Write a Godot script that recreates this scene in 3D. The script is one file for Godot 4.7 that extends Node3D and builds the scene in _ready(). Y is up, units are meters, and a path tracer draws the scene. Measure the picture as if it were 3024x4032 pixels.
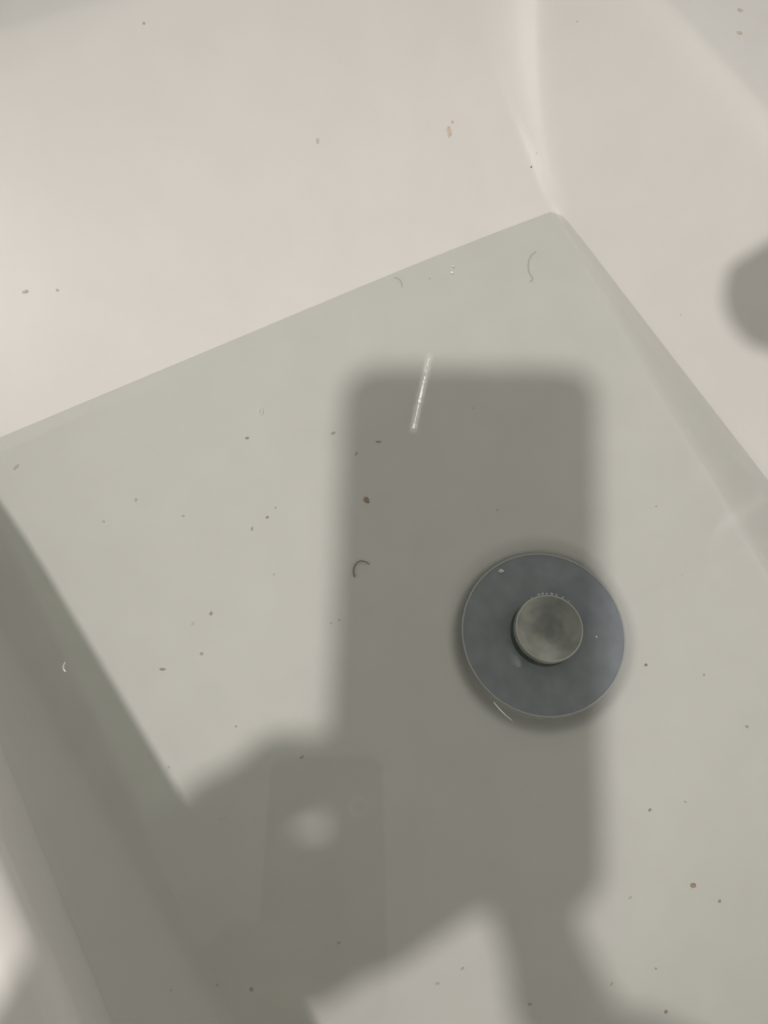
extends Node3D
# A white washbasin with a little standing water, seen from close above: grey rubber plug, specks, hairs and bubbles.
# x runs to the right of the picture, -z up the picture, y is up; the water stands at y = 0.

var CAM := Basis(Vector3(0.99941986, 0.03405807, 0.0), Vector3(-0.01129675, 0.33149851, -0.94338811), Vector3(-0.03212997, 0.94284081, 0.33169094))
const EYE := Vector3(0, 0.27, 0)
const LAMP := Vector3(-0.1967, 1.0665, 0.3771)
# the basin's waterlines: a point on each and its outward normal (x, z)
const AB := Vector2(-0.1362266, -0.12314737)
const NB := Vector2(-0.46265679, -0.88653748)
const AR := Vector2(0.08514303, -0.23644613)
const NR := Vector2(0.87064326, -0.49191495)
const AL := Vector2(-0.11802557, -0.01156884)
const NL := Vector2(-0.86752109, 0.49740039)
const ALONG := Vector2(0.49191495, 0.87064326)      # along the right wall, towards the viewer
const PLUG := Vector2(0.0717, -0.0546)
const STRIP := Vector3(0.1305, 1.2, -0.79)         # the strip lamp high behind the basin
const FRONT := 0.41
const RIM := 0.066

var M := {}
var used := {}
var rng := RandomNumberGenerator.new()


func _ready() -> void:
	rng.seed = 7
	var cam := Camera3D.new()
	cam.name = "camera"
	cam.transform = Transform3D(CAM, EYE)
	cam.fov = 67.316
	cam.near = 0.01
	cam.far = 20.0
	var lens := CameraAttributesPhysical.new()
	lens.frustum_focal_length = 18.03
	lens.exposure_aperture = 5.6
	lens.frustum_focus_distance = 0.285
	lens.frustum_near = 0.01
	lens.frustum_far = 20.0
	cam.attributes = lens
	add_child(cam)
	cam.current = true

	var we := WorldEnvironment.new()
	we.name = "environment"
	var e := Environment.new()
	e.background_mode = Environment.BG_COLOR
	e.background_color = Color(0.408, 0.397, 0.352).linear_to_srgb()
	e.tonemap_mode = Environment.TONE_MAPPER_LINEAR
	e.tonemap_exposure = 1.04
	e.sdfgi_enabled = true
	e.ssao_enabled = true
	e.ssil_enabled = true
	we.environment = e
	add_child(we)

	var lamp := SpotLight3D.new()
	lamp.name = "lamp_light"
	lamp.position = LAMP
	lamp.basis = Basis.looking_at(Vector3(0.05, -0.01, -0.12) - LAMP, Vector3.UP)
	lamp.light_color = Color(1.0, 0.972, 0.955)
	lamp.light_energy = 0.715
	lamp.light_size = 0.0205
	lamp.spot_range = 6.0
	lamp.spot_attenuation = 2.0
	lamp.spot_angle = 17.5
	lamp.spot_angle_attenuation = 1.0
	lamp.shadow_enabled = true
	add_child(lamp)

	materials()
	basin()
	water()
	plug()
	specks()
	hairs()
	bubbles()
	tap()
	lamps()
	phone()
	hands()


# ---------------------------------------------------------------- helpers
func numbered(called: String) -> String:
	var n: int = used.get(called, 0)
	used[called] = n + 1
	return called if n == 0 else "%s_%03d" % [called, n]


func tag(o: Node3D, label: String, category: String, group := "", kind := "") -> Node3D:
	if label:
		o.set_meta("label", label)
	if category:
		o.set_meta("category", category)
	if group:
		o.set_meta("group", group)
	if kind:
		o.set_meta("kind", kind)
	return o


func thing(called: String, label: String, category: String, at := Vector3.ZERO, group := "") -> Node3D:
	var o := Node3D.new()
	o.name = numbered(called)
	o.position = at
	add_child(o, true)
	tag(o, label, category, group)
	return o


func obj(called: String, mesh: Mesh, mat: Material, parent: Node3D = null) -> MeshInstance3D:
	var o := MeshInstance3D.new()
	o.name = numbered(called) if parent == null else called
	o.mesh = mesh
	o.material_override = mat
	o.cast_shadow = GeometryInstance3D.SHADOW_CASTING_SETTING_ON
	(parent if parent else self as Node3D).add_child(o, true)
	return o


func mat(color: Color, rough: float, metal := 0.0, spec := 0.5) -> StandardMaterial3D:
	var m := StandardMaterial3D.new()
	m.albedo_color = color.linear_to_srgb()
	m.roughness = rough
	m.metallic = metal
	m.metallic_specular = spec
	return m


func noise_tex(freq: float, lo: Color, hi: Color, sd: int, size := 512) -> NoiseTexture2D:
	var n := FastNoiseLite.new()
	n.seed = sd
	n.frequency = freq
	n.fractal_octaves = 5
	var g := Gradient.new()
	g.set_color(0, lo.linear_to_srgb())
	g.set_color(1, hi.linear_to_srgb())
	var t := NoiseTexture2D.new()
	t.width = size
	t.height = size
	t.seamless = true
	t.noise = n
	t.color_ramp = g
	return t


func grid_mesh(p: PackedVector3Array, nu: int, nv: int, flip := false, uv := PackedVector2Array(), wrap_u := false) -> ArrayMesh:
	# p[v * nu + u]; smooth normals from the faces
	var nrm := PackedVector3Array()
	nrm.resize(p.size())
	var idx := PackedInt32Array()
	for v in nv - 1:
		for u in (nu if wrap_u else nu - 1):
			var a := v * nu + u
			var b := v * nu + (u + 1) % nu
			var c := a + nu
			var d := b + nu
			var q := [a, b, d, a, d, c] if not flip else [a, d, b, a, c, d]
			for k in [0, 3]:
				var n := (p[q[k + 2]] - p[q[k]]).cross(p[q[k + 1]] - p[q[k]])
				for j in 3:
					nrm[q[k + j]] += n
			idx.append_array(PackedInt32Array(q))
	for i in nrm.size():
		nrm[i] = nrm[i].normalized()
	var arr := []
	arr.resize(Mesh.ARRAY_MAX)
	arr[Mesh.ARRAY_VERTEX] = p
	arr[Mesh.ARRAY_NORMAL] = nrm
	arr[Mesh.ARRAY_INDEX] = idx
	if uv.size():
		arr[Mesh.ARRAY_TEX_UV] = uv
	var m := ArrayMesh.new()
	m.add_surface_from_arrays(Mesh.PRIMITIVE_TRIANGLES, arr)
	return m


func lathe(profile: Array, n := 64) -> ArrayMesh:
	# profile of Vector2(radius, height), from the bottom outwards and up
	var p := PackedVector3Array()
	for q in profile:
		for i in n:
			var a := TAU * i / n
			p.append(Vector3(maxf(q.x, 0.00001) * cos(a), q.y, maxf(q.x, 0.00001) * sin(a)))
	return grid_mesh(p, n, profile.size(), true, PackedVector2Array(), true)


func round_profile(pts: Array, r: float, steps := 5) -> Array:
	# rounds the corners of a lathe profile
	var out := [pts[0]]
	for i in range(1, pts.size() - 1):
		var a: Vector2 = pts[i - 1]
		var b: Vector2 = pts[i]
		var c: Vector2 = pts[i + 1]
		var ra := minf(r, a.distance_to(b) * 0.48)
		var rc := minf(r, c.distance_to(b) * 0.48)
		var p := b + (a - b).normalized() * ra
		var q := b + (c - b).normalized() * rc
		for k in steps + 1:
			var t := float(k) / steps
			out.append(p.lerp(b, t).lerp(b.lerp(q, t), t))
	out.append(pts[-1])
	return out


func tube(pts: Array, radii: Array, n := 10) -> ArrayMesh:
	var p := PackedVector3Array()
	var side := Vector3.ZERO
	for i in pts.size():
		var d: Vector3 = (pts[mini(i + 1, pts.size() - 1)] - pts[maxi(i - 1, 0)]).normalized()
		if i == 0:
			side = d.cross(Vector3.UP if absf(d.y) < 0.9 else Vector3.RIGHT).normalized()
		side = (side - d * side.dot(d)).normalized()
		var up := d.cross(side)
		for k in n:
			var a := TAU * k / n
			p.append(pts[i] + (side * cos(a) + up * sin(a)) * radii[i])
	# closed ends
	var q := PackedVector3Array()
	for k in n:
		q.append(pts[0])
	q.append_array(p)
	for k in n:
		q.append(pts[-1])
	return grid_mesh(q, n, pts.size() + 2, false, PackedVector2Array(), true)


func curve_pts(ctrl: Array, per := 6) -> Array:
	var out := []
	for i in ctrl.size() - 1:
		var a: Vector3 = ctrl[maxi(i - 1, 0)]
		var b: Vector3 = ctrl[i]
		var c: Vector3 = ctrl[i + 1]
		var d: Vector3 = ctrl[mini(i + 2, ctrl.size() - 1)]
		for k in per:
			out.append(b.cubic_interpolate(c, a, d, float(k) / per))
	out.append(ctrl[-1])
	return out


func fill(n: int, v: float) -> Array:
	var a := []
	a.resize(n)
	a.fill(v)
	return a


func blob(r: Vector3, lump: float, sd: int, n := 12) -> ArrayMesh:
	# a flat crumb with an uneven outline
	var no := FastNoiseLite.new()
	no.seed = sd
	no.frequency = 0.9
	var p := PackedVector3Array()
	for v in n / 2 + 1:
		var th := PI * v / (n / 2)
		for u in n:
			var ph := TAU * u / n
			var d := Vector3(sin(th) * cos(ph), cos(th), sin(th) * sin(ph))
			p.append(d * r * (1.0 + lump * no.get_noise_3dv(d * 1.3)))
	return grid_mesh(p, n, n / 2 + 1, false, PackedVector2Array(), true)


func rounded_box(size: Vector3, r: float, seg := 6) -> ArrayMesh:
	# a box with rounded edges: a sphere grid pushed out to the corners
	var p := PackedVector3Array()
	var h := size / 2 - Vector3.ONE * minf(r, minf(size.x, minf(size.y, size.z)) / 2 - 0.0001)
	var rr := minf(r, minf(size.x, minf(size.y, size.z)) / 2 - 0.0001)
	var ths := []
	for i in seg + 1:
		ths.append(PI / 2 * i / seg)
	for i in seg + 1:
		ths.append(PI / 2 + PI / 2 * i / seg)
	var nu := 4 * (seg + 1)
	for vi in ths.size():
		var sy := 1.0 if vi <= seg else -1.0
		for c in 4:
			for i in seg + 1:
				var ph := PI / 2 * c + PI / 2 * i / seg
				var sx := [1.0, -1.0, -1.0, 1.0][c] as float
				var sz := [1.0, 1.0, -1.0, -1.0][c] as float
				p.append(Vector3(sx * h.x, sy * h.y, sz * h.z) + Vector3(sin(ths[vi]) * cos(ph), cos(ths[vi]), sin(ths[vi]) * sin(ph)) * rr)
	var q := PackedVector3Array()
	for i in nu:
		q.append(Vector3(0, size.y / 2, 0))
	q.append_array(p)
	for i in nu:
		q.append(Vector3(0, -size.y / 2, 0))
	return grid_mesh(q, nu, ths.size() + 2, false, PackedVector2Array(), true)


# ---------------------------------------------------------------- materials
func materials() -> void:
	var c := mat(Color.WHITE, 0.35, 0.0, 0.5)
	c.albedo_texture = noise_tex(0.016, Color(0.738, 0.721, 0.706), Color(0.780, 0.765, 0.750), 3)
	c.uv1_triplanar = true
	c.uv1_world_triplanar = true
	c.uv1_scale = Vector3.ONE * 4.0
	M.ceramic = c
	var wc0 := c.duplicate() as StandardMaterial3D      # the same glaze under water hardly shines
	wc0.metallic_specular = 0.12
	M.wet_ceramic = wc0
	var w := StandardMaterial3D.new()
	w.transparency = BaseMaterial3D.TRANSPARENCY_ALPHA
	var wc := Color(0.16, 0.25, 0.175).linear_to_srgb()
	wc.a = 0.145
	w.albedo_color = wc
	w.roughness = 0.0
	w.metallic_specular = 0.46
	M.water = w
	var r := mat(Color.WHITE, 0.55, 0.0, 0.3)
	r.albedo_texture = noise_tex(0.008, Color(0.215, 0.228, 0.27), Color(0.285, 0.30, 0.355), 11)
	r.uv1_triplanar = true
	r.uv1_scale = Vector3.ONE * 22.0
	M.rubber = r
	M.lip = mat(Color(0.47, 0.48, 0.49), 0.4)
	M.dark = mat(Color(0.012, 0.017, 0.03), 0.5)
	var k := mat(Color.WHITE, 0.33, 0.5, 0.5)
	k.albedo_texture = noise_tex(0.0032, Color(0.13, 0.13, 0.14), Color(0.66, 0.645, 0.60), 24)
	k.uv1_triplanar = true
	k.uv1_scale = Vector3.ONE * 26.0
	M.knob = k
	M.knob_edge = mat(Color(0.58, 0.58, 0.56), 0.3)
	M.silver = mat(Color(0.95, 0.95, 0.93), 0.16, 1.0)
	M.chrome = mat(Color(0.8, 0.8, 0.8), 0.08, 1.0)
	M.hair = mat(Color(0.26, 0.255, 0.225), 0.5)
	M.thin_hair = mat(Color(0.52, 0.51, 0.46), 0.5)
	M.brown = mat(Color(0.43, 0.37, 0.31), 0.8)
	M.grey = mat(Color(0.49, 0.485, 0.435), 0.8)
	M.faint = mat(Color(0.60, 0.59, 0.535), 0.8)
	M.red = mat(Color(0.40, 0.25, 0.18), 0.8)
	M.rust = mat(Color(0.47, 0.33, 0.24), 0.8)
	M.pale_rust = mat(Color(0.63, 0.55, 0.475), 0.7)
	M.black = mat(Color(0.025, 0.02, 0.02), 0.6)
	M.white_bit = mat(Color(0.82, 0.81, 0.77), 0.6)
	M.phone_body = mat(Color(0.03, 0.03, 0.035), 0.25)
	M.glass_dark = mat(Color(0.01, 0.01, 0.012), 0.03)
	M.skin = mat(Color(0.50, 0.31, 0.22), 0.55)
	M.nail = mat(Color(0.6, 0.42, 0.35), 0.35)
	M.sleeve = mat(Color(0.05, 0.055, 0.07), 0.95)
	M.brushed = mat(Color(0.42, 0.42, 0.42), 0.5, 0.6)
	var g := mat(Color(1, 0.95, 0.88), 0.4)
	g.emission_enabled = true
	g.emission = Color(1.0, 0.95, 0.87)
	g.emission_energy_multiplier = 14.0
	M.bulb = g
	var l := mat(Color(1, 1, 1), 0.4)
	l.emission_enabled = true
	l.emission = Color(1.0, 0.99, 0.95)
	l.emission_energy_multiplier = 3.4
	M.led = l


# ---------------------------------------------------------------- the basin
func smax(a: float, b: float, k: float) -> float:
	var h := maxf(k - absf(a - b), 0.0) / k
	return maxf(a, b) + h * h * k * 0.25


func height(x: float, z: float) -> float:
	var p := Vector2(x, z)
	var s := (p - AR).dot(NR)
	var t := -(p - AB).dot(NB)
	var l := (p - AL).dot(NL)
	var tf := (p - AR).dot(ALONG)
	var floor_h := 0.024 * s - 0.1417 * t - 0.0004
	var w := maxf(-t, 0.0)
	var back := -0.313 * t + 2.72 * w * w
	var d := p.distance_to(PLUG)
	if d < 0.046:                                    # the dip round the waste outlet
		floor_h -= 0.006 * (1.0 - smoothstep(0.030, 0.0385, d))
	var foot := 0.26 + 0.12 * smoothstep(0.005, 0.05, t) * (1.0 - smoothstep(0.085, 0.145, t))
	var right := s / (0.6 if s > 0.0 else foot)
	var left := l / (0.6 if l > 0.0 else 0.3)
	var deep := maxf(-floor_h, 0.0)
	var sides := smax(right, left, 0.004)
	var h := smax(floor_h, back, 0.003)
	h = smax(h, (tf - FRONT) / 0.6, 0.02)
	var k := clampf(back * 25.0, 0.0, 1.0)
	var chamfer := right * 0.32 + back * 0.68 + 0.0028 + 0.0052 * k      # the rounded corner between two walls
	h = smax(h, left, 0.004 + 0.75 * deep)
	h = smax(h, right, 0.003 + 0.2 * deep)
	if t < 0.03:
		h = smax(h, lerpf(h - 0.01, chamfer, smoothstep(0.03, 0.0, t)), 0.003 + 0.003 * k)
	var flat := RIM - 0.10 * maxf(s - 0.036, 0.0) - 0.22 * maxf(-t - 0.098, 0.0)
	return -smax(-h, -flat, 0.011)


func basin() -> void:
	var root := thing("washbasin", "white glazed ceramic washbasin with sloping walls and softly rounded rim", "washbasin")
	var p := PackedVector3Array()
	var s0 := -0.385
	var s1 := 0.175
	var t0 := -0.205
	var t1 := 0.52
	var d := 0.0016
	var nu := int((s1 - s0) / d) + 1
	var nv := int((t1 - t0) / d) + 1
	for v in nv:
		for u in nu:
			var q := AR + NR * (s0 + u * d) + ALONG * (t0 + v * d)
			p.append(Vector3(q.x, height(q.x, q.y), q.y))
	var both := grid_mesh(p, nu, nv).surface_get_arrays(0)
	var wet := PackedInt32Array()
	var dry := PackedInt32Array()
	var all: PackedInt32Array = both[Mesh.ARRAY_INDEX]
	for i in range(0, all.size(), 3):
		var low := maxf(p[all[i]].y, maxf(p[all[i + 1]].y, p[all[i + 2]].y)) < -0.0012
		(wet if low else dry).append_array(all.slice(i, i + 3))
	for k in [["bowl_wall", dry, M.ceramic], ["bowl_floor", wet, M.wet_ceramic]]:
		both[Mesh.ARRAY_INDEX] = k[1]
		var half := ArrayMesh.new()
		half.add_surface_from_arrays(Mesh.PRIMITIVE_TRIANGLES, both)
		obj(k[0], half, k[2], root)
	# the front lip curls in over the left wall and shades it
	var lip := PackedVector3Array()
	var along := Vector2(0.5303, 0.8479)
	var out := Vector2(-0.8479, 0.5303)
	var nl := 61
	var prof := [Vector2(1.02, -0.005), Vector2(0.95, 0.003), Vector2(0.72, 0.016), Vector2(0.42, 0.034), Vector2(0.14, 0.051)]
	var top := [Vector2(0.0004, 0.0585), Vector2(0.0, 0.0615), Vector2(0.0008, 0.0645), Vector2(0.0026, 0.0668), Vector2(0.0052, 0.0681), Vector2(0.009, 0.0687), Vector2(0.02, 0.0686), Vector2(0.04, 0.068), Vector2(0.055, 0.066), Vector2(0.065, 0.061)]
	for i in nl:
		var e := Vector2(-0.0749, 0.0332) + along * (-0.23 + 0.55 * i / (nl - 1))
		var wall := -(e - AL).dot(NL) / out.dot(NL)
		for q in prof:
			var w: Vector2 = e + out * q.x * wall
			lip.append(Vector3(w.x, q.y, w.y))
		for q in top:
			var w: Vector2 = e + out * q.x
			lip.append(Vector3(w.x, q.y, w.y))
	obj("front_lip", grid_mesh(lip, prof.size() + top.size(), nl, true), M.ceramic, root)
	# the outer apron under the rim
	var ring := []
	for c in [Vector2(s0, t0), Vector2(s0 + (nu - 1) * d, t0), Vector2(s0 + (nu - 1) * d, t0 + (nv - 1) * d), Vector2(s0, t0 + (nv - 1) * d)]:
		var q: Vector2 = AR + NR * c.x + ALONG * c.y
		ring.append(q)
	var st := SurfaceTool.new()
	st.begin(Mesh.PRIMITIVE_TRIANGLES)
	for i in 4:
		var a: Vector2 = ring[i]
		var b: Vector2 = ring[(i + 1) % 4]
		var ta := Vector3(a.x, height(a.x, a.y), a.y)
		var tb := Vector3(b.x, height(b.x, b.y), b.y)
		var ba := Vector3(a.x, -0.09, a.y)
		var bb := Vector3(b.x, -0.09, b.y)
		for x in [ta, tb, bb, ta, bb, ba]:
			st.add_vertex(x)
	for x in [0, 2, 1, 0, 3, 2]:
		st.add_vertex(Vector3(ring[x].x, -0.09, ring[x].y))
	st.generate_normals()
	obj("apron", st.commit(), M.ceramic, root)


func water() -> void:
	var st := SurfaceTool.new()
	st.begin(Mesh.PRIMITIVE_TRIANGLES)
	var c := []
	for q in [Vector2(-0.31, -0.02), Vector2(0.008, -0.02), Vector2(0.008, FRONT + 0.01), Vector2(-0.31, FRONT + 0.01)]:
		var w: Vector2 = AR + NR * q.x + ALONG * q.y
		c.append(Vector3(w.x, 0, w.y))
	for i in [0, 1, 2, 0, 2, 3]:
		st.set_normal(Vector3.UP)
		st.add_vertex(c[i])
	tag(obj("water", st.commit(), M.water), "shallow still water standing in the basin round the plug", "water", "", "structure")


# ---------------------------------------------------------------- the plug
func plug() -> void:
	var base := height(PLUG.x, PLUG.y) + 0.0030
	var root := thing("basin_plug", "round grey rubber basin plug with a raised dull metal knob, under water", "plug", Vector3(PLUG.x, base, PLUG.y))
	var tilt := Basis(Vector3(0, 0, 1), 0.0)
	root.basis = tilt
	var R := 0.0319
	obj("flange", lathe(round_profile([Vector2(0, 0.0002), Vector2(R - 0.008, 0.0002), Vector2(R - 0.005, 0.0026), Vector2(R, 0.0036), Vector2(R - 0.0004, 0.0048), Vector2(R - 0.0012, 0.0046), Vector2(0.013, 0.0052), Vector2(0, 0.0054)], 0.0006), 128), M.rubber, root)
	var lip := []
	var n := 96
	for i in n + 1:
		var a := TAU * i / n
		lip.append(Vector3(cos(a) * (R - 0.0004), 0.00475, sin(a) * (R - 0.0004)))
	obj("lip", tube(lip, fill(n + 1, 0.00033), 8), M.lip, root)
	obj("neck", lathe([Vector2(0.0, 0.005), Vector2(0.0131, 0.0051), Vector2(0.0129, 0.0078), Vector2(0.0112, 0.0082), Vector2(0.0112, 0.0112), Vector2(0, 0.0112)], 64), M.dark, root)
	# the knob: a dished cap with a raised edge
	var prof := [Vector2(0, 0.0092), Vector2(0.0118, 0.0092), Vector2(0.0129, 0.0102), Vector2(0.0130, 0.0134), Vector2(0.0124, 0.0141), Vector2(0.0117, 0.0138), Vector2(0.0095, 0.0127), Vector2(0.006, 0.0120), Vector2(0, 0.0117)]
	var kn := obj("knob", lathe(round_profile(prof, 0.0007, 4), 96), M.knob, root)
	kn.rotation.y = 2.7
	var edge := []
	for i in 73:
		var a := TAU * i / 72
		edge.append(Vector3(cos(a) * 0.0124, 0.01405, sin(a) * 0.0124))
	obj("knob_edge", tube(edge, fill(73, 0.00028), 8), M.knob_edge, kn)


# ---------------------------------------------------------------- crumbs, stains and hairs
func speck(called: String, label: String, category: String, x: float, z: float, r: float, m: String, group := "", long := 1.0, turn := 0.0, flat := 0.35) -> void:
	var sd := rng.randi() % 10000
	var o := obj(called, blob(Vector3(r * long, r * flat, r / sqrt(long)), 0.9, sd, 14), M[m])
	var e := 0.0008
	var n := Vector3(height(x - e, z) - height(x + e, z), 2 * e, height(x, z - e) - height(x, z + e)).normalized()
	var b := Basis(Vector3.UP.cross(n).normalized() if n.y < 0.9999 else Vector3.RIGHT, Vector3.UP.angle_to(n))
	o.transform = Transform3D(b * Basis(Vector3.UP, turn), Vector3(x, height(x, z) + r * flat * 0.5, z))
	tag(o, label, category, group)


func specks() -> void:
	var g := "dirt specks lying on the basin floor"
	var w := "marks and specks on the dry walls and rim"
	var rows := [
		# name, label, category, x, z, radius in mm, colour, group, length, turn
		["dirt_speck", "small grey dot high on the back wall, at the top left", "speck", -0.0817, -0.2650, 0.75, "grey", w, 1.0, 0.0],
		["smudge", "faint smudge low on the back wall near the left edge", "smudge", -0.1275, -0.1754, 1.1, "faint", w, 1.6, 0.4],
		["smudge", "fainter dot low on the back wall, right of the left-edge smudge", "smudge", -0.1163, -0.1776, 0.8, "faint", w, 1.0, 0.0],
		["stain", "faint pale brown mark in the middle of the back wall", "stain", -0.0186, -0.2454, 1.1, "faint", w, 1.7, 1.3],
		["dirt_speck", "tiny black speck on the bright corner between the back and right walls", "speck", 0.0730, -0.2523, 0.62, "black", w, 1.2, 0.6],
		["dirt_speck", "pinprick grey speck just above the black one in the wall corner", "speck", 0.0750, -0.2569, 0.42, "grey", w, 1.0, 0.0],
		["dirt_speck", "tiny grey speck at the top of the right wall, beside the corner", "speck", 0.0858, -0.2903, 0.55, "faint", w, 1.4, 0.0],
		["rust_spot", "upper and darker of two rusty spots on the rim, top right", "rust spot", 0.1421, -0.2761, 1.3, "pale_rust", w, 1.2, 0.7],
		["rust_spot", "lower and paler of two rusty spots on the rim, top right", "rust spot", 0.1395, -0.2633, 1.35, "pale_rust", w, 1.2, 0.2],
		["dirt_speck", "tiny dark speck under the twin glints by the back waterline", "speck", 0.0285, -0.2001, 0.5, "grey", g, 1.0, 0.0],
		["dirt_speck", "pinprick on the wet foot of the right wall, near the corner", "speck", 0.1021, -0.2035, 0.4, "grey", g, 1.0, 0.0],
		["dirt_speck", "pale pinprick on the dry right wall, below the corner", "speck", 0.1271, -0.1758, 0.5, "faint", w, 1.0, 0.0],
		["dirt_speck", "pinprick left below the thin hair in the far corner", "speck", 0.0596, -0.1958, 0.4, "faint", g, 1.0, 0.0],
		["dirt_crumb", "brown crumb upper left, below the small white ring", "crumb", -0.0448, -0.1287, 0.95, "brown", g, 1.3, 0.3],
		["dirt_crumb", "bent grey crumb at the upper left edge of the phone shadow", "crumb", -0.0108, -0.1320, 1.05, "grey", g, 1.4, 0.5],
		["dirt_crumb", "thin brown dash left of the white streak's lower end", "crumb", 0.0075, -0.1290, 0.95, "brown", g, 2.0, 0.0],
		["dirt_crumb", "slanting grey crumb just inside the phone shadow, under the bent crumb", "crumb", -0.0014, -0.1239, 0.85, "grey", g, 1.6, 1.0],
		["rust_flake", "largest red-brown flake, inside the phone shadow above the curled hair", "flake", 0.0027, -0.1053, 1.75, "red", "red-brown flakes on the basin floor", 1.3, -0.7],
		["dirt_crumb", "hooked grey crumb on the left of the bright floor", "crumb", -0.0861, -0.1026, 0.85, "faint", g, 1.4, 1.3],
		["dirt_crumb", "round brown-grey crumb, upper right of a close pair in the bright floor", "crumb", -0.0357, -0.0973, 0.9, "brown", g, 1.0, 0.0],
		["dirt_crumb", "upright grey crumb, lower left of a close pair in the bright floor", "crumb", -0.0415, -0.0927, 0.85, "grey", g, 1.5, 1.5],
		["dirt_speck", "pale fleck just above the close pair of crumbs", "speck", -0.0326, -0.1012, 0.7, "faint", g, 1.3, 0.9],
		["dirt_speck", "pale fleck left of the close pair of crumbs, at mid floor", "speck", -0.0680, -0.0969, 0.7, "faint", g, 1.3, 0.2],
		["dirt_speck", "pale fleck nearest the shaded left wall", "speck", -0.0976, -0.0940, 0.7, "faint", g, 1.1, 0.2],
		["dirt_speck", "faint dot left of the curled hair, on the bright floor", "speck", -0.0324, -0.0753, 0.6, "faint", g, 1.3, 1.2],
		["dirt_crumb", "round grey crumb below and right of the bright glint on the left", "crumb", -0.0582, -0.0453, 0.85, "grey", g, 1.0, 0.0],
		["dirt_crumb", "flat brown dash on the bright floor near the left shadow", "crumb", -0.0721, -0.0395, 0.95, "brown", g, 2.1, 0.0],
		["dirt_speck", "left one of two faint dots on the phone shadow's left edge", "speck", -0.0103, -0.0573, 0.7, "faint", g, 1.2, 0.0],
		["dirt_speck", "right one of two faint dots on the phone shadow's left edge", "speck", -0.0071, -0.0584, 0.65, "faint", g, 1.2, 0.6],
		["smudge", "faint scratchy smudge at the left end of the back waterline", "smudge", -0.1301, -0.1125, 1.0, "faint", g, 2.0, 0.9],
		["dirt_speck", "dark dot right of the plug's top, below the right wall", "speck", 0.1205, -0.1058, 0.62, "grey", g, 1.0, 0.0],
		["dirt_speck", "dark pinprick straight above the plug, in the shadow", "speck", 0.0550, -0.1026, 0.5, "grey", g, 1.0, 0.0],
		["dirt_speck", "pinprick near the phone shadow's top edge, right of the streak", "speck", 0.0461, -0.1446, 0.45, "grey", g, 1.0, 0.0],
		["rust_flake", "small red-brown flake close to the plug's right side", "flake", 0.1122, -0.0432, 0.95, "red", "red-brown flakes on the basin floor", 1.1, 0.0],
		["dirt_speck", "dark dot far right, level with the plug's lower half", "speck", 0.1352, -0.0397, 0.7, "grey", g, 1.0, 0.0],
		["dirt_speck", "pale pinprick right of the plug's upper half", "speck", 0.1293, -0.0783, 0.4, "grey", g, 1.0, 0.0],
		["dirt_speck", "faint dot above the hand shadow's upper edge", "speck", -0.0444, -0.0194, 0.55, "grey", g, 1.0, 0.0],
		["dirt_crumb", "grey crumb in the hand shadow above its small light gap", "crumb", -0.0201, -0.0088, 0.9, "grey", g, 1.3, 0.5],
		["dirt_speck", "faint fleck where the hand shadow meets the left shadow", "speck", -0.0678, -0.0052, 0.6, "faint", g, 1.2, 0.5],
		["dirt_crumb", "dark round crumb at the bottom left of the hand shadow", "crumb", -0.0353, 0.0675, 1.0, "grey", g, 1.0, 0.0],
		["dirt_speck", "faint fleck in the lower middle of the hand shadow", "speck", -0.0055, 0.0532, 0.75, "faint", g, 1.2, 0.0],
		["dirt_speck", "faint fleck in the hand shadow, farthest to the bottom left", "speck", -0.0612, 0.0656, 0.6, "faint", g, 1.2, 0.0],
		["dirt_speck", "faint fleck just left of the dark round crumb", "speck", -0.0472, 0.0659, 0.6, "faint", g, 1.2, 0.0],
		["dirt_crumb", "grey crumb at the right edge of the picture, below the plug's level", "crumb", 0.1508, -0.0203, 0.85, "grey", g, 1.1, 0.0],
		["dirt_crumb", "slanting brown crumb right of the phone shadow, below the plug", "crumb", 0.1101, 0.0098, 0.85, "brown", g, 1.4, 0.7],
		["dirt_speck", "faint dot right of the slanting brown crumb", "speck", 0.1241, 0.0069, 0.75, "faint", g, 1.0, 0.0],
		["rust_flake", "orange-brown flake at the lower right, biggest on the bright floor", "flake", 0.1247, 0.0359, 1.35, "rust", "red-brown flakes on the basin floor", 1.2, 0.0],
		["dirt_crumb", "small brown crumb right below the orange-brown flake", "crumb", 0.1345, 0.0413, 0.85, "brown", g, 1.2, 0.8],
		["dirt_speck", "pale fleck left of the orange-brown flake", "speck", 0.1007, 0.0398, 0.7, "faint", g, 1.6, 0.6],
		["dirt_speck", "dot below the orange-brown flake, above the bottom shadow", "speck", 0.1088, 0.0634, 0.6, "grey", g, 1.1, 0.0],
		["dirt_speck", "slanting pale fleck on the edge of the bottom right shadow", "speck", 0.0922, 0.0680, 0.7, "faint", g, 1.8, 0.8],
		["dirt_crumb", "tan crumb at the bottom edge, lower right", "crumb", 0.1115, 0.0773, 0.95, "rust", g, 1.2, 0.5],
		["dirt_crumb", "dark crumb in the finger shadow at the bottom edge", "crumb", 0.0622, 0.0739, 0.75, "grey", g, 1.4, 0.2],
		["dirt_speck", "left one of two faint flecks in the bright patch at the bottom", "speck", 0.0294, 0.0668, 0.75, "faint", g, 1.6, 0.0],
		["dirt_speck", "right one of two faint flecks in the bright patch at the bottom", "speck", 0.0384, 0.0622, 0.7, "faint", g, 1.6, 0.5],
		["lint_bit", "pale sliver of lint in the hand shadow beside the left shadow", "lint", -0.0480, 0.0119, 0.85, "white_bit", "white lint bits", 2.0, 0.6],
	]
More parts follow.
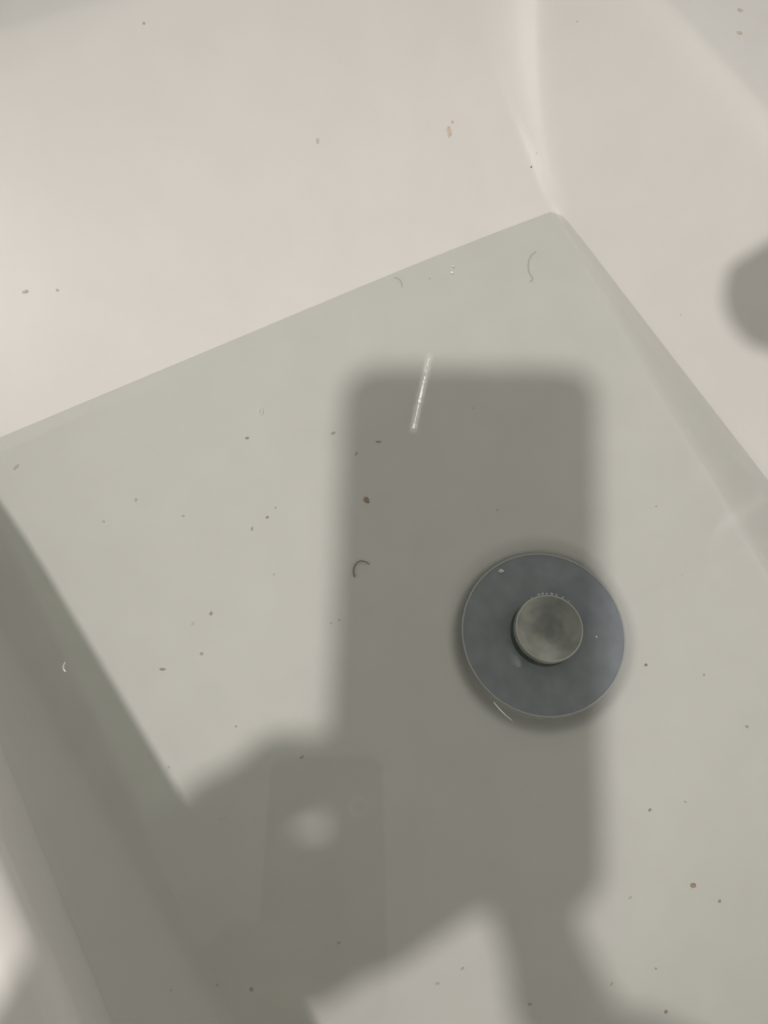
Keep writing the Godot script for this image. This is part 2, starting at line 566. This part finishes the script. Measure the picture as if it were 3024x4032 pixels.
	for q in rows:
		speck(q[0], q[1], q[2], q[3], q[4], q[5] * 0.0006, q[6], q[7], q[8], q[9])
	# the brown mark that has run a little down the back wall
	var st := thing("stain", "brown two-part stain on the back wall, left of the wall corner", "stain")
	for k in [[0.0355, -0.2603, 0.8, 1.5], [0.0359, -0.2585, 0.9, 1.8], [0.0372, -0.2632, 0.6, 1.2]]:
		var o := obj("spot", blob(Vector3(k[2] * k[3], 0.15, k[2]) * 0.001, 0.9, int(k[2] * 100), 14), M.pale_rust, st)
		o.transform = Transform3D(Basis(Vector3.UP, 1.2) , Vector3(k[0], height(k[0], k[1]), k[1]))
		o.rotate(Vector3.RIGHT, 0.45)
		o.position = Vector3(k[0], height(k[0], k[1]), k[1])
	# a bit of lint on the plug
	var y := height(PLUG.x, PLUG.y) + 0.0030
	var bit := obj("lint_bit", blob(Vector3(0.0011, 0.0005, 0.0007), 0.9, 5, 12), M.white_bit)
	bit.position = Vector3(0.0562, y + 0.0053, -0.0788)
	tag(bit, "white lint bit on the grey plug near its upper left edge", "lint", "white lint bits")


func on_floor(x: float, z: float, up := 0.0003) -> Vector3:
	return Vector3(x, height(x, z) + up, z)


func hairs() -> void:
	var a := []
	for q in [[-0.0015, -0.0748], [-0.0019, -0.0778], [-0.0005, -0.0804], [0.0018, -0.081], [0.0042, -0.0798]]:
		a.append(on_floor(q[0], q[1], 0.0006))
	var p := curve_pts(a, 6)
	var r := []
	for i in p.size():
		r.append(0.00036 - 0.00016 * float(i) / p.size())
	tag(obj("curled_hair", tube(p, r, 8), M.hair), "short dark curled hair at the left edge of the phone shadow", "hair", "loose hairs in the water")
	a = []
	for q in [[0.0747, -0.2155], [0.0724, -0.2133], [0.0712, -0.2095], [0.0715, -0.2056], [0.0729, -0.203], [0.0716, -0.2014]]:
		a.append(on_floor(q[0], q[1]))
	p = curve_pts(a, 5)
	tag(obj("hair", tube(p, fill(p.size(), 0.00019), 6), M.thin_hair), "thin pale bent hair in the far corner below the wall join", "hair", "loose hairs in the water")
	a = []
	for q in [[0.0136, -0.1988], [0.0151, -0.1987], [0.0163, -0.1976], [0.0169, -0.1953]]:
		a.append(on_floor(q[0], q[1]))
	p = curve_pts(a, 5)
	tag(obj("hair", tube(p, fill(p.size(), 0.00019), 6), M.thin_hair), "tiny faint hair along the back waterline, left of the twin glints", "hair", "loose hairs in the water")


func bubbles() -> void:
	var g := "small bubbles with a glint"
	for q in [
		[Vector3(0.0822, 0.0003, -0.2372), 0.9, "glinting bubble film at the corner where both waterlines meet", Vector3(1, 0, -0.1)],
		[Vector3(0.0382, 0.0003, -0.2048), 0.75, "upper of two twin glints near the back waterline", Vector3(1, 0, 0.5)],
		[Vector3(0.0377, 0.0003, -0.2016), 0.85, "lower of two twin glints near the back waterline", Vector3(1, 0, 0.3)],
		[Vector3(-0.0579, 0.0003, -0.0525), 1.2, "brightest glint, on the bright floor left of the phone shadow", Vector3(0.4, 0, -1)],
		[Vector3(0.0847, 0.0003, -0.0488), 0.6, "pinpoint glint over the plug, right of the knob", Vector3(0.5, 0, 1)],
	]:
		var c: Vector3 = q[0]
		var d: Vector3 = q[3].normalized() * q[1] * 0.0006
		tag(obj("air_bubble", film([c - d, c, c + d], q[1] * 0.0009, Vector3.ZERO), M.silver), q[2], "bubble", g)
	# a crescent of bubble film in the left shadow
	var a := []
	for q in [[-0.1002, -0.0391], [-0.1007, -0.0378], [-0.1005, -0.0367], [-0.0997, -0.0357]]:
		a.append(Vector3(q[0], 0.0003, q[1]))
	tag(obj("air_bubble", film(curve_pts(a, 4), 0.0006, Vector3.ZERO), M.silver), "white crescent glint in the left shadow by the wall", "bubble", g)
	# a broken film of scum on the water that mirrors the strip lamp: a straight streak of short bright dashes
	var streak := thing("scum_streak", "thin broken white streak of film floating above the phone shadow's top edge", "film streak")
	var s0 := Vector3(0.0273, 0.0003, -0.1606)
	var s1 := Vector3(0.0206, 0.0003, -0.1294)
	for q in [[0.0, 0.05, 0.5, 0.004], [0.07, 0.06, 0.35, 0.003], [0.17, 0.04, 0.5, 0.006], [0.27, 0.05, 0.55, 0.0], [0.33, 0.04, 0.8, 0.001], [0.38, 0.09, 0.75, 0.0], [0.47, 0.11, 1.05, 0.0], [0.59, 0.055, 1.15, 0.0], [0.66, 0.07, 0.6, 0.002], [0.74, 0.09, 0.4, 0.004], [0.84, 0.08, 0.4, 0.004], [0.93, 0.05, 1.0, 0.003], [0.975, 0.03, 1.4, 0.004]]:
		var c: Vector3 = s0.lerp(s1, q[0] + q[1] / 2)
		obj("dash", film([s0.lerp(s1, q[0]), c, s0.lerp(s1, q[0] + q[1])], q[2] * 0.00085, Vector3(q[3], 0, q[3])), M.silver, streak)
	var arc := []
	for q in [[0.0469, -0.0261], [0.0486, -0.0240], [0.0506, -0.0219], [0.0530, -0.0199]]:
		arc.append(Vector3(q[0], 0.0003, q[1]))
	tag(obj("scum_arc", film(curve_pts(arc, 4), 0.00042, Vector3.ZERO), M.silver), "thin bright arc of film on the water under the plug's lower left", "film streak")
	# a ring of froth
	a = []
	for i in 21:
		var an := TAU * i / 20
		var x := -0.0396 + cos(an) * 0.0008
		var z := -0.1396 + sin(an) * 0.0011
		a.append(on_floor(x, z, 0.0003))
	tag(obj("froth_ring", tube(a, fill(21, 0.0003), 6), M.white_bit), "small white ring of froth on the upper left floor", "froth", "")
	# beads of air on the knob's far edge
	var y := height(PLUG.x, PLUG.y) + 0.0030
	var beads := thing("bead_row", "row of tiny air beads along the knob's top edge", "air beads", Vector3(PLUG.x, y + 0.0139, PLUG.y))
	for k in [[-2.05, 0.00034], [-1.82, 0.0005], [-1.7, 0.0006], [-1.58, 0.0005], [-1.44, 0.00062], [-1.3, 0.00045], [-1.1, 0.00042], [-0.9, 0.0003]]:
		var o := obj("bead", blob(Vector3.ONE * k[1], 0.2, 2, 10), M.knob_edge, beads)
		o.position = Vector3(cos(k[0]) * 0.0131, 0, sin(k[0]) * 0.0131)


func film(pts: Array, w: float, tilt: Vector3) -> ArrayMesh:
	# a thin curled ribbon, facing as the water's skin bends it
	var p := PackedVector3Array()
	for i in pts.size():
		var d: Vector3 = (pts[mini(i + 1, pts.size() - 1)] - pts[maxi(i - 1, 0)]).normalized()
		var at: Vector3 = pts[i]
		var n := ((EYE - at).normalized() + (STRIP - at).normalized()).normalized() + tilt
		var f := 0.5 + 0.5 * sin(PI * (i + 0.5) / pts.size())
		var x := d.cross(n).normalized() * w * 0.5 * f
		p.append(at - x)
		p.append(at + x)
	var nrm := grid_mesh(p, 2, pts.size(), true)
	return nrm


# ---------------------------------------------------------------- outside the picture: what lights and shades it
func tap() -> void:
	var tip := Vector3(0.0929, 0.196, -0.0795)
	var dir := Vector3(NR.x, 0.0, NR.y)
	var root := thing("basin_tap", "chrome basin tap standing on the rim right of the bowl", "tap", tip + dir * 0.15 + Vector3(0, RIM - tip.y, 0))
	var b := -root.position
	obj("base", lathe(round_profile([Vector2(0, 0), Vector2(0.027, 0), Vector2(0.027, 0.006), Vector2(0.022, 0.01), Vector2(0, 0.01)], 0.002), 48), M.brushed, root)
	obj("body", lathe(round_profile([Vector2(0, 0.01), Vector2(0.021, 0.01), Vector2(0.021, 0.15), Vector2(0.016, 0.156), Vector2(0, 0.156)], 0.003), 48), M.brushed, root)
	var pts := []
	var rad := []
	for i in 13:
		var t := i / 12.0
		pts.append(b + tip + dir * (0.15 * (1.0 - t)) + Vector3(0, 0.004 * sin(PI * t), 0))
		rad.append(0.0175 - 0.001 * t)
	pts.append(pts[-1] - dir * 0.003)
	rad.append(0.013)
	var sp := obj("spout", tube(pts, rad, 24), M.brushed, root)
	var ae := obj("aerator", lathe([Vector2(0, -0.006), Vector2(0.010, -0.006), Vector2(0.0105, 0.008), Vector2(0, 0.008)], 32), M.brushed, sp)
	ae.position = b + tip + dir * 0.014 + Vector3(0, -0.018, 0)
	obj("lever", tube([Vector3(0, 0.154, 0), Vector3(0, 0.18, 0) + dir * 0.005, Vector3(0, 0.195, 0) + dir * 0.05], [0.008, 0.007, 0.006], 12), M.brushed, root)


func lamps() -> void:
	var root := thing("hanging_lamp", "round white bulb hanging from a dark cord above the viewer", "lamp", LAMP)
	var bulb := []
	for i in 17:
		var a := -PI / 2 + PI * i / 16
		bulb.append(Vector2(0.0235 * cos(a), 0.0235 * sin(a)))
	obj("bulb", lathe(bulb, 40), M.bulb, root)
	obj("cap", lathe(round_profile([Vector2(0, 0.022), Vector2(0.013, 0.022), Vector2(0.014, 0.05), Vector2(0.006, 0.058), Vector2(0, 0.058)], 0.002), 32), M.chrome, root)
	obj("cord", tube([Vector3(0, 0.055, 0), Vector3(0, 0.5, 0), Vector3(0, 1.1, 0)], [0.0025, 0.0025, 0.0025], 8), M.phone_body, root)
	# a short strip lamp behind the basin: the film on the water shines with it
	var a := Vector3(0.1488, 1.2, -0.8744)
	var c := Vector3(0.1122, 1.2, -0.7043)
	var strip := thing("strip_lamp", "short white strip lamp mounted high behind the basin", "lamp", (a + c) / 2)
	var d := (c - a).normalized()
	var turn := Basis.looking_at(d, Vector3.UP)
	var house := obj("housing", rounded_box(Vector3(0.016, 0.012, 0.19), 0.003), M.chrome, strip)
	house.transform = Transform3D(turn, Vector3(0, 0.0075, 0))
	var o := obj("diffuser", rounded_box(Vector3(0.010, 0.004, 0.19), 0.0015, 3), M.led, strip)
	o.transform = Transform3D(turn, Vector3.ZERO)
	var light := AreaLight3D.new()
	light.name = "strip_light"
	light.area_size = Vector2(0.006, 0.17)
	light.light_energy = 0.0012
	light.shadow_enabled = true
	add_child(light)
	light.transform = Transform3D(Basis(d.cross(Vector3.UP).normalized(), d, Vector3.UP), (a + c) / 2 - Vector3(0, 0.004, 0))


func phone() -> void:
	var root := thing("mobile_phone", "dark mobile phone held flat above the basin, taking the picture", "phone")
	root.transform = Transform3D(CAM, EYE + CAM * Vector3(0.0183 - 0.03785, 0.0194 - 0.07545, 0.0065))
	var body := obj("body", rounded_slab(0.0757, 0.1509, 0.0080, 0.0105), M.phone_body, root)
	body.position = Vector3.ZERO
	var scr := obj("screen", rounded_slab(0.0715, 0.1467, 0.0004, 0.0085), M.glass_dark, root)
	scr.position = Vector3(0, 0, 0.0043)
	for k in [[-0.0165, 0.0]]:
		var r := obj("lens", lathe([Vector2(0.0045, 0), Vector2(0.0068, 0), Vector2(0.0068, 0.0014), Vector2(0.0045, 0.0014)], 32), M.chrome, root)
		r.transform = Transform3D(Basis(Vector3.RIGHT, -PI / 2), Vector3(0.02115, 0.06035 - 0.02, -0.0055))


func rounded_slab(w: float, h: float, t: float, r: float) -> ArrayMesh:
	var out := []
	for c in [[1, 1, 0.0], [-1, 1, PI / 2], [-1, -1, PI], [1, -1, PI * 1.5]]:
		for i in 9:
			var a: float = c[2] + PI / 2 * i / 8
			out.append(Vector2(c[0] * (w / 2 - r) + cos(a) * r, c[1] * (h / 2 - r) + sin(a) * r))
	var n := out.size()
	var p := PackedVector3Array()
	var e := minf(t * 0.3, 0.002)
	for k in [[0.0, -t / 2], [1.0 - e * 2 / w, -t / 2], [1.0, -t / 2 + e], [1.0, t / 2 - e], [1.0 - e * 2 / w, t / 2], [0.0, t / 2]]:
		for q in out:
			p.append(Vector3(q.x * k[0], q.y * k[0], k[1]))
	return grid_mesh(p, n, 6, true, PackedVector2Array(), true)


# bodies: tapered capsules joined by a smooth minimum, meshed as surface nets
func field(p: Vector3, bones: Array, k: float) -> float:
	var d := 1e3
	for b in bones:
		var a: Vector3 = b[0]
		var ab: Vector3 = b[4]
		var t := clampf((p - a).dot(ab) * b[5], 0.0, 1.0)
		var e: float = (p - a - ab * t).length() - lerpf(b[2], b[3], t)
		var h := maxf(k - absf(d - e), 0.0) / k
		d = minf(d, e) - h * h * k * 0.25
	return d


func body(chains: Array, cell: float, k: float) -> ArrayMesh:
	var bones := []
	var lo := Vector3.ONE * 1e3
	var hi := -lo
	for c in chains:
		for i in c.size() - 1:
			var a := Vector3(c[i][0], c[i][1], c[i][2])
			var b := Vector3(c[i + 1][0], c[i + 1][1], c[i + 1][2])
			bones.append([a, b, c[i][3], c[i + 1][3], b - a, 1.0 / maxf((b - a).length_squared(), 1e-6)])
			for q in [[a, c[i][3]], [b, c[i + 1][3]]]:
				var r: Vector3 = Vector3.ONE * (q[1] + 3 * cell)
				lo = lo.min(q[0] - r)
				hi = hi.max(q[0] + r)
	var n := Vector3i(((hi - lo) / cell).ceil()) + Vector3i.ONE
	var f := PackedFloat32Array()
	f.resize(n.x * n.y * n.z)
	f.fill(1e3)
	for b in bones:                                       # visit only the cells near each bone
		var rr: float = maxf(b[2], b[3]) + k + 2 * cell
		var i0 := Vector3i(((b[0].min(b[1]) - Vector3.ONE * rr - lo) / cell).floor()).clamp(Vector3i.ZERO, n - Vector3i.ONE)
		var i1 := Vector3i(((b[0].max(b[1]) + Vector3.ONE * rr - lo) / cell).ceil()).clamp(Vector3i.ZERO, n - Vector3i.ONE)
		var a: Vector3 = b[0]
		var ab: Vector3 = b[4]
		for z in range(i0.z, i1.z + 1):
			for y in range(i0.y, i1.y + 1):
				for x in range(i0.x, i1.x + 1):
					var p := lo + Vector3(x, y, z) * cell - a
					var t := clampf(p.dot(ab) * b[5], 0.0, 1.0)
					var e: float = (p - ab * t).length() - lerpf(b[2], b[3], t)
					var at := (z * n.y + y) * n.x + x
					var d := f[at]
					var h := maxf(k - absf(d - e), 0.0) / k
					f[at] = minf(d, e) - h * h * k * 0.25
	var vert := {}
	var v := PackedVector3Array()
	var nr := PackedVector3Array()
	var idx := PackedInt32Array()
	var step := [1, n.x, n.x * n.y]
	for z in n.z - 1:
		for y in n.y - 1:
			for x in n.x - 1:
				var at := (z * n.y + y) * n.x + x
				var inside := 0
				var sum := Vector3.ZERO
				var cnt := 0
				for c in 8:
					if f[at + (c & 1) + ((c >> 1) & 1) * n.x + ((c >> 2) & 1) * n.x * n.y] < 0.0:
						inside += 1
				if inside == 0 or inside == 8:
					continue
				for c in 8:
					for ax in 3:
						if c & (1 << ax):
							continue
						var o := at + (c & 1) + ((c >> 1) & 1) * n.x + ((c >> 2) & 1) * n.x * n.y
						var f0 := f[o]
						var f1: float = f[o + step[ax]]
						if (f0 < 0.0) != (f1 < 0.0):
							var q := Vector3(c & 1, (c >> 1) & 1, (c >> 2) & 1)
							q[ax] += f0 / (f0 - f1)
							sum += q
							cnt += 1
				vert[at] = v.size()
				var p := Vector3(x, y, z) + sum / cnt
				v.append(lo + p * cell)
				nr.append(Vector3(f[at + 1] - f[at], f[at + step[1]] - f[at], f[at + step[2]] - f[at]).normalized())
	for z in range(1, n.z - 1):
		for y in range(1, n.y - 1):
			for x in range(1, n.x - 1):
				var at := (z * n.y + y) * n.x + x
				for ax in 3:
					var s0 := f[at] < 0.0
					var s1: bool = f[at + step[ax]] < 0.0
					if s0 == s1:
						continue
					var b: int = step[(ax + 1) % 3]
					var c: int = step[(ax + 2) % 3]
					var q := [vert.get(at - b - c, -1), vert.get(at - c, -1), vert.get(at, -1), vert.get(at - b, -1)]
					if -1 in q:
						continue
					idx.append_array(PackedInt32Array([q[0], q[2], q[1], q[0], q[3], q[2]] if s0 else [q[0], q[1], q[2], q[0], q[2], q[3]]))
	var arr := []
	arr.resize(Mesh.ARRAY_MAX)
	for i in v.size():
		v[i] *= 0.001
	arr[Mesh.ARRAY_VERTEX] = v
	arr[Mesh.ARRAY_NORMAL] = nr
	arr[Mesh.ARRAY_INDEX] = idx
	var m := ArrayMesh.new()
	m.add_surface_from_arrays(Mesh.PRIMITIVE_TRIANGLES, arr)
	return m


func hands() -> void:
	# in millimetres, on axes along and across the phone
	var left := thing("hand", "left hand and forearm holding the phone from its lower left edge", "hand")
	left.transform = Transform3D(CAM, EYE + CAM * Vector3(0.0015, 0.0043, 0))
	obj("skin", body([
		[[-150, -345, 60, 40], [-112, -235, 38, 30], [-94, -172, 22, 24], [-88, -130, 16, 20]],
		[[-90, -160, 16, 20], [-84, -135, 12, 18]],
		[[-92, -125, 12, 15], [-87, -110, 4, 11], [-70, -98.5, -7, 9.6], [-47, -98, -10, 9], [-28, -100, -9, 7.5]],
		[[-86, -128, 8, 14], [-80, -126, -3, 10.5], [-62, -126, -10, 9.6], [-36, -126, -11, 8], [-18, -125, -9, 7]],
		[[-84, -140, 8, 14], [-78, -139, -3, 10], [-60, -138, -10, 8.6], [-38, -135, -11, 8], [-22, -131, -9, 7]],
		[[-82, -150, 10, 14], [-74, -150, -1, 9.5], [-58, -148, -8, 8], [-40, -141, -10, 7], [-26, -134, -9, 6.2]],
		[[-95, -130, 20, 16], [-89, -111, 23, 11.5], [-66, -99, 23, 9.5], [-45, -95, 18, 8.5], [-36, -94, 17, 7.5]],
	], 3.6, 7.0), M.skin, left)
	obj("sleeve", tube([Vector3(-0.128, -0.28, 0.047), Vector3(-0.15, -0.345, 0.06), Vector3(-0.19, -0.46, 0.085)], [0.047, 0.05, 0.058], 24), M.sleeve, left)
	var right := thing("hand", "right hand steadying the phone's lower end with its thumb", "hand")
	right.transform = Transform3D(CAM, EYE + CAM * Vector3(0.0012, 0.0042, 0))
	obj("skin", body([
		[[125, -350, 70, 40], [82, -265, 50, 30], [60, -225, 40, 26], [46, -200, 32, 24]],
		[[40, -205, 30, 22], [14, -176, 22, 14], [2, -155, 18, 11], [-4, -134, 16, 9.8], [-6, -120, 15, 8.5]],
		[[50, -205, 32, 22], [40, -182, 24, 13], [26, -172, 14, 10], [16, -180, 6, 9]],
		[[56, -205, 32, 20], [50, -184, 20, 12], [36, -178, 8, 10], [26, -188, 2, 9]],
		[[62, -210, 32, 20], [58, -190, 16, 11], [46, -186, 4, 9.5], [36, -196, 0, 8.5]],
		[[66, -216, 34, 18], [64, -200, 14, 10], [54, -197, 4, 8.5], [46, -206, 1, 7.5]],
	], 3.6, 7.0), M.skin, right)
	obj("sleeve", tube([Vector3(0.1, -0.3, 0.058), Vector3(0.125, -0.35, 0.07), Vector3(0.18, -0.46, 0.09)], [0.047, 0.05, 0.058], 24), M.sleeve, right)
